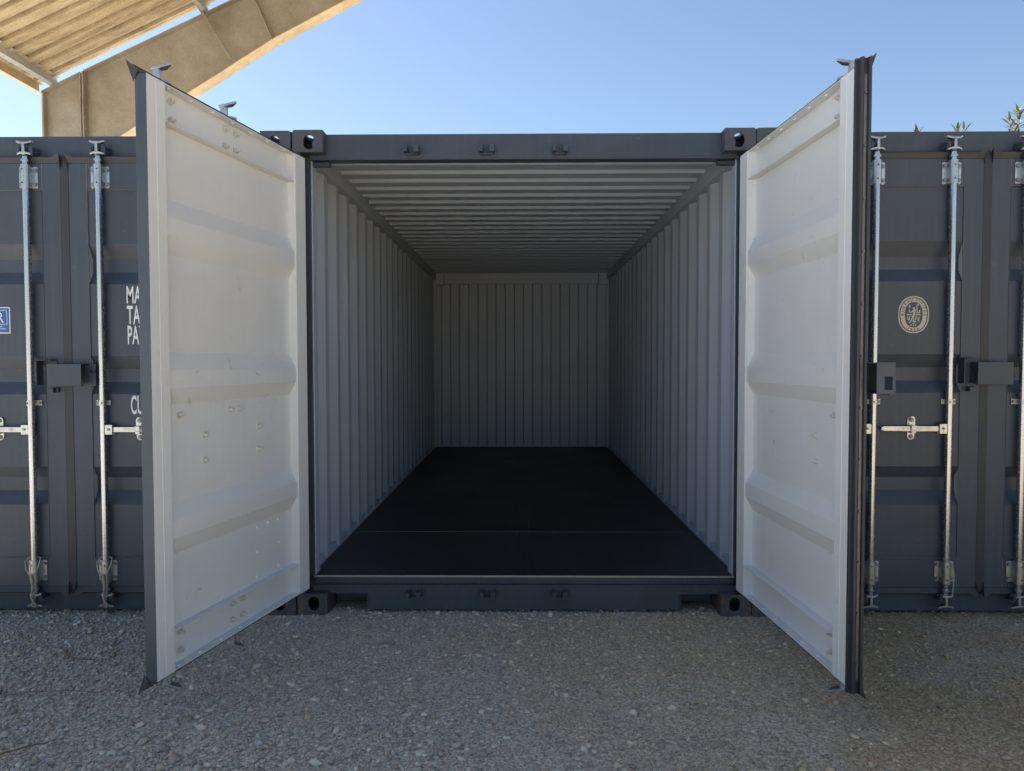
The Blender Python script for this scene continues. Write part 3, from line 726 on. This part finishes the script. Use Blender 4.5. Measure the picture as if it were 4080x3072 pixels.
def emblem(door, cx):
    X0 = lambda X: X-(cx-HX)
    m = MB(); y0 = -(BASE+.0006); ex, ez = X0(2.068), 1.6135-DZ; k = .195/1150
    def se(a, b, n=56, e=2.25): return [(math.copysign(abs(math.cos(t))**(2/e), math.cos(t))*a, math.copysign(abs(math.sin(t))**(2/e), math.sin(t))*b) for t in [2*math.pi*i/n for i in range(n)]]
    W3 = lambda p, lay: (ex+p[0]*k, y0-lay*.0004, ez+p[1]*k)
    def poly(pts, lay, mi): m.add([W3(p, lay) for p in pts], [tuple(range(len(pts)))], mi)
    poly(se(480, 578), 0, 0); poly(se(442, 538), 1, 1); poly(se(408, 512), 2, 0); poly(se(278, 395), 3, 1)
    def Z(x, y): return (x-728, 820-y)
    def stroke(pts, wd, lay=4, mi=0):
        P = [Vector(Z(*p)) for p in pts]
        for a, b in zip(P[:-1], P[1:]):
            d = (b-a).normalized(); nn = Vector((-d.y, d.x))*wd/2; ee = d*wd*.25
            lay += .02
            poly([a-nn-ee, b-nn+ee, b+nn+ee, a+nn-ee], lay, mi)
    def disc(x, y, r, mi=0, lay=4.3, ry=None): poly([(Z(x, y)[0]+r*math.cos(t), Z(x, y)[1]+(ry or r)*math.sin(t)) for t in [2*math.pi*i/16 for i in range(16)]], lay, mi)
    disc(728, 615, 33); disc(848, 515, 30, ry=34)
    poly([Z(*p) for p in [(715, 650), (745, 650), (790, 665), (770, 720), (775, 780), (770, 840), (735, 880), (745, 960), (705, 915), (690, 900), (660, 940), (672, 860), (715, 780), (700, 730), (690, 695)]], 4.1, 0)
    stroke([(775, 690), (830, 640), (815, 560)], 30); stroke([(700, 705), (640, 755), (575, 690)], 26); stroke([(585, 770), (588, 640)], 14)
    poly([Z(*p) for p in [(565, 600), (612, 600), (622, 560), (600, 495), (570, 545)]], 4.5, 0)
    stroke([(690, 900), (650, 1000), (600, 1075)], 34); stroke([(725, 900), (728, 980), (705, 1045)], 30); disc(760, 1035, 36)
    poly([Z(*p) for p in [(515, 805), (660, 805), (655, 842), (515, 842)]], 4, 0); poly([Z(*p) for p in [(795, 805), (938, 805), (938, 842), (795, 842)]], 4, 0)
    stroke([(540, 880), (545, 970), (575, 995), (600, 960), (595, 895), (620, 885)], 26)
    poly([Z(*p) for p in [(778, 868), (815, 868), (812, 982), (775, 982)]], 4, 0)
    for q in (0, 38, 76): stroke([(845, 950+q), (905, 885+q)], 14)
    stroke([(850, 880), (905, 1040)], 12); stroke([(845, 1045), (912, 1050)], 14)
    poly([Z(*p) for p in [(808, 752), (850, 668), (858, 745), (880, 750), (888, 680), (925, 690), (930, 750), (900, 785), (845, 782)]], 4, 0)
    stroke([(668, 1105), (780, 1105)], 16); stroke([(722, 1095), (720, 1165)], 24)
    for xx in (650, 790): poly([Z(*p) for p in [(xx-35, 1132), (xx+35, 1132), (xx+22, 1162), (xx, 1172), (xx-22, 1162)]], 4.2, 0)
    # lettering round the ring, one glyph at a time
    def glyph(ch, px, py, ang, size):
        V, F = text_polys(ch, 1, .012); xs = [p[0] for p in V]; mx = (max(xs)+min(xs))/2; sc = size/.72
        ca, sa = math.cos(ang), math.sin(ang)
        m.add([W3((px-728+((a-mx)*sc)*ca-((b-.35)*sc)*sa, 820-py+((a-mx)*sc)*sa+((b-.35)*sc)*ca), 4) for a, b in V], F, 1)
    for ch, x, y, a in (("B", 380, 812, 88), ("U", 390, 697, 80), ("R", 422, 588, 68), ("E", 468, 480, 55), ("A", 552, 405, 32), ("U", 657, 363, 8),
                        ("V", 812, 362, -10), ("E", 905, 390, -26), ("R", 988, 462, -42), ("I", 1030, 537, -60), ("T", 1062, 608, -66), ("A", 1068, 712, -78), ("S", 1072, 822, -88)):
        glyph(ch, x, y, R(a), 88)
    for ch, x, y, a in (("1", 568, 1262, -12), ("8", 655, 1280, -4), ("2", 757, 1280, 3), ("8", 862, 1265, 10)): glyph(ch, x, y, R(a), 84)
    m.build("classification_emblem", [M['decal_pale'], M['decal_dark']], door, fix=False)

# ------------------------------------------------------------------ the three containers
cL = make_container(-2.447, 0.0, -.004, "charcoal shipping container with closed doors, blue certificate sticker and white weight lettering")
cM = make_container(0, 0, 0, "open shipping container with pale grey interior and both doors swung out")
cR = make_container(2.442, 0.0, .0, "charcoal shipping container with closed doors and pale oval emblem, in front of the shrubs")
triangle_ledges(cM)
clo = lambda s: (s*HX, DY, DZ)
dLL = make_door(cL, 'L', "closed door with blue sticker", clo(-1), 0, [.577, .978], [(.978, -1, .355), (.577, -1, .33)], inner_bolts=False, lockbox='cap')
dLR = make_door(cL, 'R', "closed door with white weight lettering", clo(1), 0, [.972], [(.972, -1, .355)], inner_bolts=False, right_gasket=True, lockbox='box')
weight_lettering(dLR); blue_sticker(dLL)
k = MB(); X0 = lambda X: X-(-2.447+HX)
k.box((X0(-2.045), -.056, 1.374-DZ), (X0(-1.80), -.048, 1.380-DZ)); k.box((X0(-2.03), -.0515, 1.25-DZ), (X0(-1.82), -.0495, 1.374-DZ)); k.build("data_plate", M['dark'], dLR, bevel=.001)
dRL = make_door(cR, 'L', "closed door with oval emblem", clo(-1), 0, [.577, .975], [(.975, -1, .355), (.577, -1, .33)], inner_bolts=False, lockbox='cap')
dRR = make_door(cR, 'R', "closed door at the picture edge", clo(1), 0, [.978], [(.978, -1, .355)], inner_bolts=False, right_gasket=True, lockbox='box')
emblem(dRL, 2.442)
dML = make_door(cM, 'L', "left door opened past square, bolts showing", (-1.143, -.030, .157), math.atan2(-.97653, -.21536), [.577, .998], [(.977, -1, .355), (.577, -1, .33)], lockbox='cap', turned=True)
dMR = make_door(cM, 'R', "right door swung straight out, black rubber edge", (1.128, -.030, .157), math.pi-math.atan2(.99821, .05971), [.975], [(.975, -1, .355)], right_gasket=True, lockbox='box', turned=True, W_=1.125)

# ------------------------------------------------------------------ steel shed over the yard
YF = 6.7
shed = empty("steel_shed", (-6.93, YF, 0), "open steel shed with tapered frame and ribbed roof rising behind the left container", "shed")
def sh(mb, name, mat, bevel=0):
    o = mb.build(name, mat, shed, bevel=bevel); o.location = (6.93, -YF, 0); return o
TOPL, SL = (-6.37, 5.554), .4555
RX = 3.6; ztop = lambda x: TOPL[1]+(x-TOPL[0])*SL
def mirror(p): return (2*RX-p[0], p[1])
for sgn in (0, 1):
    Q = (lambda p: p) if sgn == 0 else mirror
    col = MB(); col.prism([Q(p) for p in [(-6.92, 0), (-6.38, 0), (-6.38, 5.54), (-6.92, 5.28)]], YF-.005, YF+.005, 'y')
    sh(col, "column_web", M['frame'])
    fl = MB()
    for a, b, t in (((-6.93, 0), (-6.93, 5.285), .012), ((-6.38, 0), (-6.38, 5.55), .012)):
        fl.prism([Q(p) for p in [(a[0]-t, a[1]), (a[0]+t, a[1]), (b[0]+t, b[1]), (b[0]-t, b[1])]], YF-.10, YF+.10, 'y')
    fl.prism([Q(p) for p in [(-6.345, 4.2), (-6.325, 4.2), (-6.325, 5.56), (-6.345, 5.56)]], YF-.11, YF+.11, 'y')
    fl.prism([Q(p) for p in [(-6.94, 5.272), (-6.38, 5.538), (-6.38, 5.556), (-6.94, 5.290)]], YF-.10, YF+.10, 'y')
    sh(fl, "column_flange", M['frame'], .002)
    rf = MB(); zR = ztop(RX)
    rf.prism([Q(p) for p in [(-6.32, 4.32), (-4.74, 5.30), (-3.595, 6.03), (RX, zR-.40), (RX, zR-.01), (-6.32, ztop(-6.32)-.01)]], YF-.005, YF+.005, 'y')
    sh(rf, "rafter_web", M['frame'])
    bf = MB()
    low = [(-6.32, 4.30), (-3.57, 5.99), (RX, zR-.42)]
    for a, b in zip(low[:-1], low[1:]): bf.prism([Q(p) for p in [(a[0], a[1]), (b[0], b[1]), (b[0], b[1]+.016), (a[0], a[1]+.016)]], YF-.115, YF+.115, 'y')
    sh(bf, "rafter_flange", M['flange'], .002)
    tf = MB(); tf.prism([Q(p) for p in [(-6.33, ztop(-6.33)-.012), (RX, zR-.012), (RX, zR+.006), (-6.33, ztop(-6.33)+.006)]], YF-.10, YF+.10, 'y')
    sh(tf, "rafter_flange", M['frame'], .002)
    st = MB(); st.prism([Q(p) for p in [(-3.852, 6.60), (-3.832, 6.60), (-3.585, 6.03), (-3.605, 6.03)]], YF-.10, YF+.10, 'y')
    for i in range(5):
        zz = 4.75+i*.17; p = Q((-6.325, zz)); q_ = Q((-6.312, zz)); st.cyl((p[0], YF-.07, zz), (q_[0], YF-.07, zz), .014, n=6)
    sh(st, "stiffener_plate", M['frame'], .002)
    if sgn == 0:
        br = MB()
        br.prism([(-4.82, 6.74), (-4.775, 6.74), (-4.160, 5.72), (-4.205, 5.72)], YF-.120, YF-.114, 'y'); br.prism([(-4.782, 6.74), (-4.775, 6.74), (-4.160, 5.72), (-4.167, 5.72)], YF-.155, YF-.1205, 'y')
        sh(br, "brace_bar", M['frame'])
Y0R, Y1R = 0.2, YF          # roof extent along the yard; unseen near end set for skylight and shade
PH = .15
xs = [-6.76, -4.52, -2.3, -.1, 2.1]
for sgn in (0, 1):
    for i, x in enumerate(xs):
        xx = x if sgn == 0 else 2*RX-x; s_ = 1 if sgn == 0 else -1
        z = ztop(x)+.008; p = MB()
        # Z-section
        c, s2 = math.cos(math.atan(SL)), math.sin(math.atan(SL))
        def T(a, b): return (xx+s_*(a*c-b*s2), z+a*s2+b*c)
        sec = [T(-.06, 0), T(.003, 0), T(.003, PH-.004), T(.06, PH-.004), T(.06, PH), T(-.001, PH), T(-.001, .004), T(-.06, .004)]
        p.prism(sec, Y0R, Y1R+.06, 'y'); sh(p, "purlin", M['purlin'])
    # eave beam, C-section
    e0 = -6.95 if sgn == 0 else 2*RX+6.95; s_ = 1 if sgn == 0 else -1
    p = MB(); p.prism([(e0-s_*.02, 5.235), (e0+s_*.05, 5.235), (e0+s_*.05, 5.240), (e0-s_*.015, 5.240), (e0-s_*.015, 5.365), (e0+s_*.05, 5.365), (e0+s_*.05, 5.370), (e0-s_*.02, 5.370)], Y0R, YF-.105, 'y')
    sh(p, "eave_beam", M['flange'])
    # ribbed sheet
    off = PH+.012
    pr = []; y = Y0R
    while y < Y1R-.01:
        pr += [(y, 0), (y+.06, 0), (y+.072, .06), (y+.138, .06), (y+.15, 0), (y+.178, 0), (y+.182, .006), (y+.194, .006), (y+.198, 0)]; y += .25
    pr = [q for q in pr if q[0] <= Y1R]+[(Y1R, 0)]
    xe, xr = (-7.12, RX) if sgn == 0 else (2*RX+7.12, RX)
    V = []
    for X in (xe, xr):
        xl = X if sgn == 0 else 2*RX-X
        for dt in (0, .002):
            for a, b in pr: V.append((X, a, ztop(xl)+off+b+dt))
    n = len(pr); F = []
    for i in range(n-1): F += [(i, i+1, 2*n+i+1, 2*n+i), (n+i, 3*n+i, 3*n+i+1, n+i+1), (i, n+i, n+i+1, i+1)]
    p = MB(); p.add(V, F); sh(p, "roof_sheet", M['roof'])

# ------------------------------------------------------------------ shrubs behind the right container
def shrub(x, y, h, spread, nst, label, seed):
    rd = random.Random(seed); e = empty("shrub", (x, y, 0), label, "shrub", "willow-leaved shrubs behind the right container")
    st = MB(); lf = MB()
    for i in range(nst):
        a = rd.uniform(0, 6.28); tx, ty = math.cos(a)*spread*rd.uniform(.2, 1), math.sin(a)*.5*rd.uniform(.2, 1); hh = h*rd.uniform(.93, 1.0) if i else h
        if i == 0: tx = ty = 0
        pts = [(tx*(t**1.5)+.03*math.sin(5*t+i), ty*(t**1.5), hh*t) for t in [j/9 for j in range(10)]]
        st.tube(pts, [.016*(1-t*.85) for t in [j/9 for j in range(10)]], 6)
        for j in range(90):
            t = .3+.7*(j/89)**.6; k = min(8, int(t*9)); f = t*9-k
            p = Vector(pts[k]).lerp(Vector(pts[k+1]), f)
            az = j*2.4+rd.uniform(-.5, .5); el = rd.uniform(.1, .7) + (.55 if t > .96 else 0); Ln = rd.uniform(.12, .19)
            d = Vector((math.cos(az)*math.cos(el), math.sin(az)*math.cos(el), math.sin(el))); sd_ = d.cross(Vector((0, 0, 1))).normalized()
            nn = sd_.cross(d); wd = Ln*.105
            A = [p]+[p+d*Ln*q+sd_*wd*r_-nn*Ln*.22*q*q for q, r_ in ((.25, 1), (.6, .9), (1, 0), (.6, -.9), (.25, -1))]
            lf.add(A, [(0, 1, 2, 3, 4, 5)], 0 if rd.random() < .6 else 1)
    st.build("stem", M['stem'], e, fix=False); lf.build("foliage", [M['leaf'], M['leaf2']], e, fix=False)
shrub(6.17, 7.5, 4.93, .12, 3, "shortest shrub, two thin sprigs above the right container roof edge", 3)
shrub(6.80, 7.5, 4.98, .14, 5, "bushy leaf tuft above the right container, middle of the three shrubs", 5)
shrub(7.75, 7.5, 5.24, .25, 5, "tallest shrub at the far right edge above the right container", 8)

# ------------------------------------------------------------------ ropes on the rod brackets
def twist(mb, pts, r, turns):
    P = [Vector(p) for p in pts]; out = [[], []]; N = 70
    for i in range(N+1):
        t = i/N*(len(P)-1); k = min(int(t), len(P)-2); p = P[k].lerp(P[k+1], t-k)
        for q in (0, 1):
            a = turns*2*math.pi*i/N+q*math.pi; out[q].append(p+Vector((math.cos(a)*r*.8, math.sin(a)*r*.8, 0)))
    for q in (0, 1): mb.tube(out[q], r, 6)
def rope(x, z, label, loose=False, rz=0):
    # origin at rod axis, top of the lower bracket
    o = MB(); yr = -.030
    loop = [(.034*math.cos(t), yr*.2-.030*math.sin(t)*(1 if math.sin(t) > 0 else .6)-.006, .004-.03*max(0, math.sin(t))) for t in [i/16*2*math.pi for i in range(16)]]
    if not loose:
        o.tube([(-.012, -.030, -.082), (-.03, -.030, -.055), (-.040, -.020, -.015), (-.030, .0, .005), (0, .015, .008), (.030, .0, .005), (.040, -.020, -.015), (.03, -.030, -.055), (.010, -.032, -.082)], .0036, 7)
        twist(o, [(.0, -.032, -.078), (.006, -.032, -.12), (.006, -.034, -.16), (-.004, -.030, -.20), (.006, -.026, -.235)], .0040, 7)
        o.tube([(.006+.010*math.cos(t), -.026, -.245+.013*math.sin(t)) for t in [i/12*2*math.pi for i in range(12)]], .0032, 6, closed=True)
    else:
        o.tube([(-.020, -.020, .008), (.0, -.028, -.002), (.022, -.022, -.016), (.034, -.012, -.045), (.040, -.010, -.085), (.034, -.016, -.12), (.030, -.016, -.165), (.026, -.012, -.20)], .0030, 7)
        o.tube([(.024, -.024, -.018), (.030, -.020, -.06), (.030, -.018, -.12), (.036, -.010, -.17)], .0024, 6)
    ob = o.build("rope", M['rope']); ob.location = (x, -.002, z); tag(ob, label, "rope", "ropes on the lock rods")
zb = DZ+.088+.066
rope(-2.447-HX+.978, zb, "twisted cord looped on the left rod beside the blue sticker door")
rope(-2.447+HX-.972, zb, "twisted cord looped on the rod of the white-lettered door")
rope(2.442-HX+.975, zb, "thin loose cord round the rod right of the oval emblem", True)
rope(2.442+HX-.978, zb, "thin loose cord on the rod at the right picture edge", True)

# ------------------------------------------------------------------ bits lying on the gravel
def twig(pts, r, label, mat='twig'):
    o = MB(); o.tube(pts, [r*(1-.5*i/(len(pts)-1)) for i in range(len(pts))], 6); b = o.build("twig", M[mat]); tag(b, label, "twig")
twig([(-2.15, -.50, .012), (-2.12, -.56, .02), (-2.06, -.60, .016), (-2.0, -.61, .014), (-1.96, -.60, .012)], .004, "curved greenish twig on the gravel left of the open door", 'stem')
twig([(-2.14, -.955, .012), (-2.0, -.935, .02), (-1.88, -.92, .016), (-1.72, -.93, .014)], .0026, "long thin straw lying on the gravel below the left container")
twig([(-1.84, -1.44, .014), (-1.80, -1.40, .022), (-1.74, -1.335, .016), (-1.70, -1.31, .012)], .0038, "thick dark stalk at the bottom left corner of the gravel", 'stem')
def fluff(x, y, label, s=.016, mat='feather'):
    o = MB(); rd = random.Random(int(x*100))
    for i in range(26):
        a, b = rd.uniform(0, 6.28), rd.uniform(.1, 1.3); L = s*rd.uniform(.5, 1.2)
        d = Vector((math.cos(a)*math.cos(b), math.sin(a)*math.cos(b), math.sin(b)*.6)); o.tube([(0, 0, .008), Vector((0, 0, .008))+d*L*.6, Vector((0, 0, .006))+d*L], [.0024, .002, .0008], 5)
    ob = o.build("feather", M[mat]); ob.location = (x, y, 0); tag(ob, label, "feather")
fluff(-2.326, -.165, "small white fluff on the gravel in front of the left container")
fluff(-.985, -.06, "white feather lying beside the rusty left bottom casting", .014)
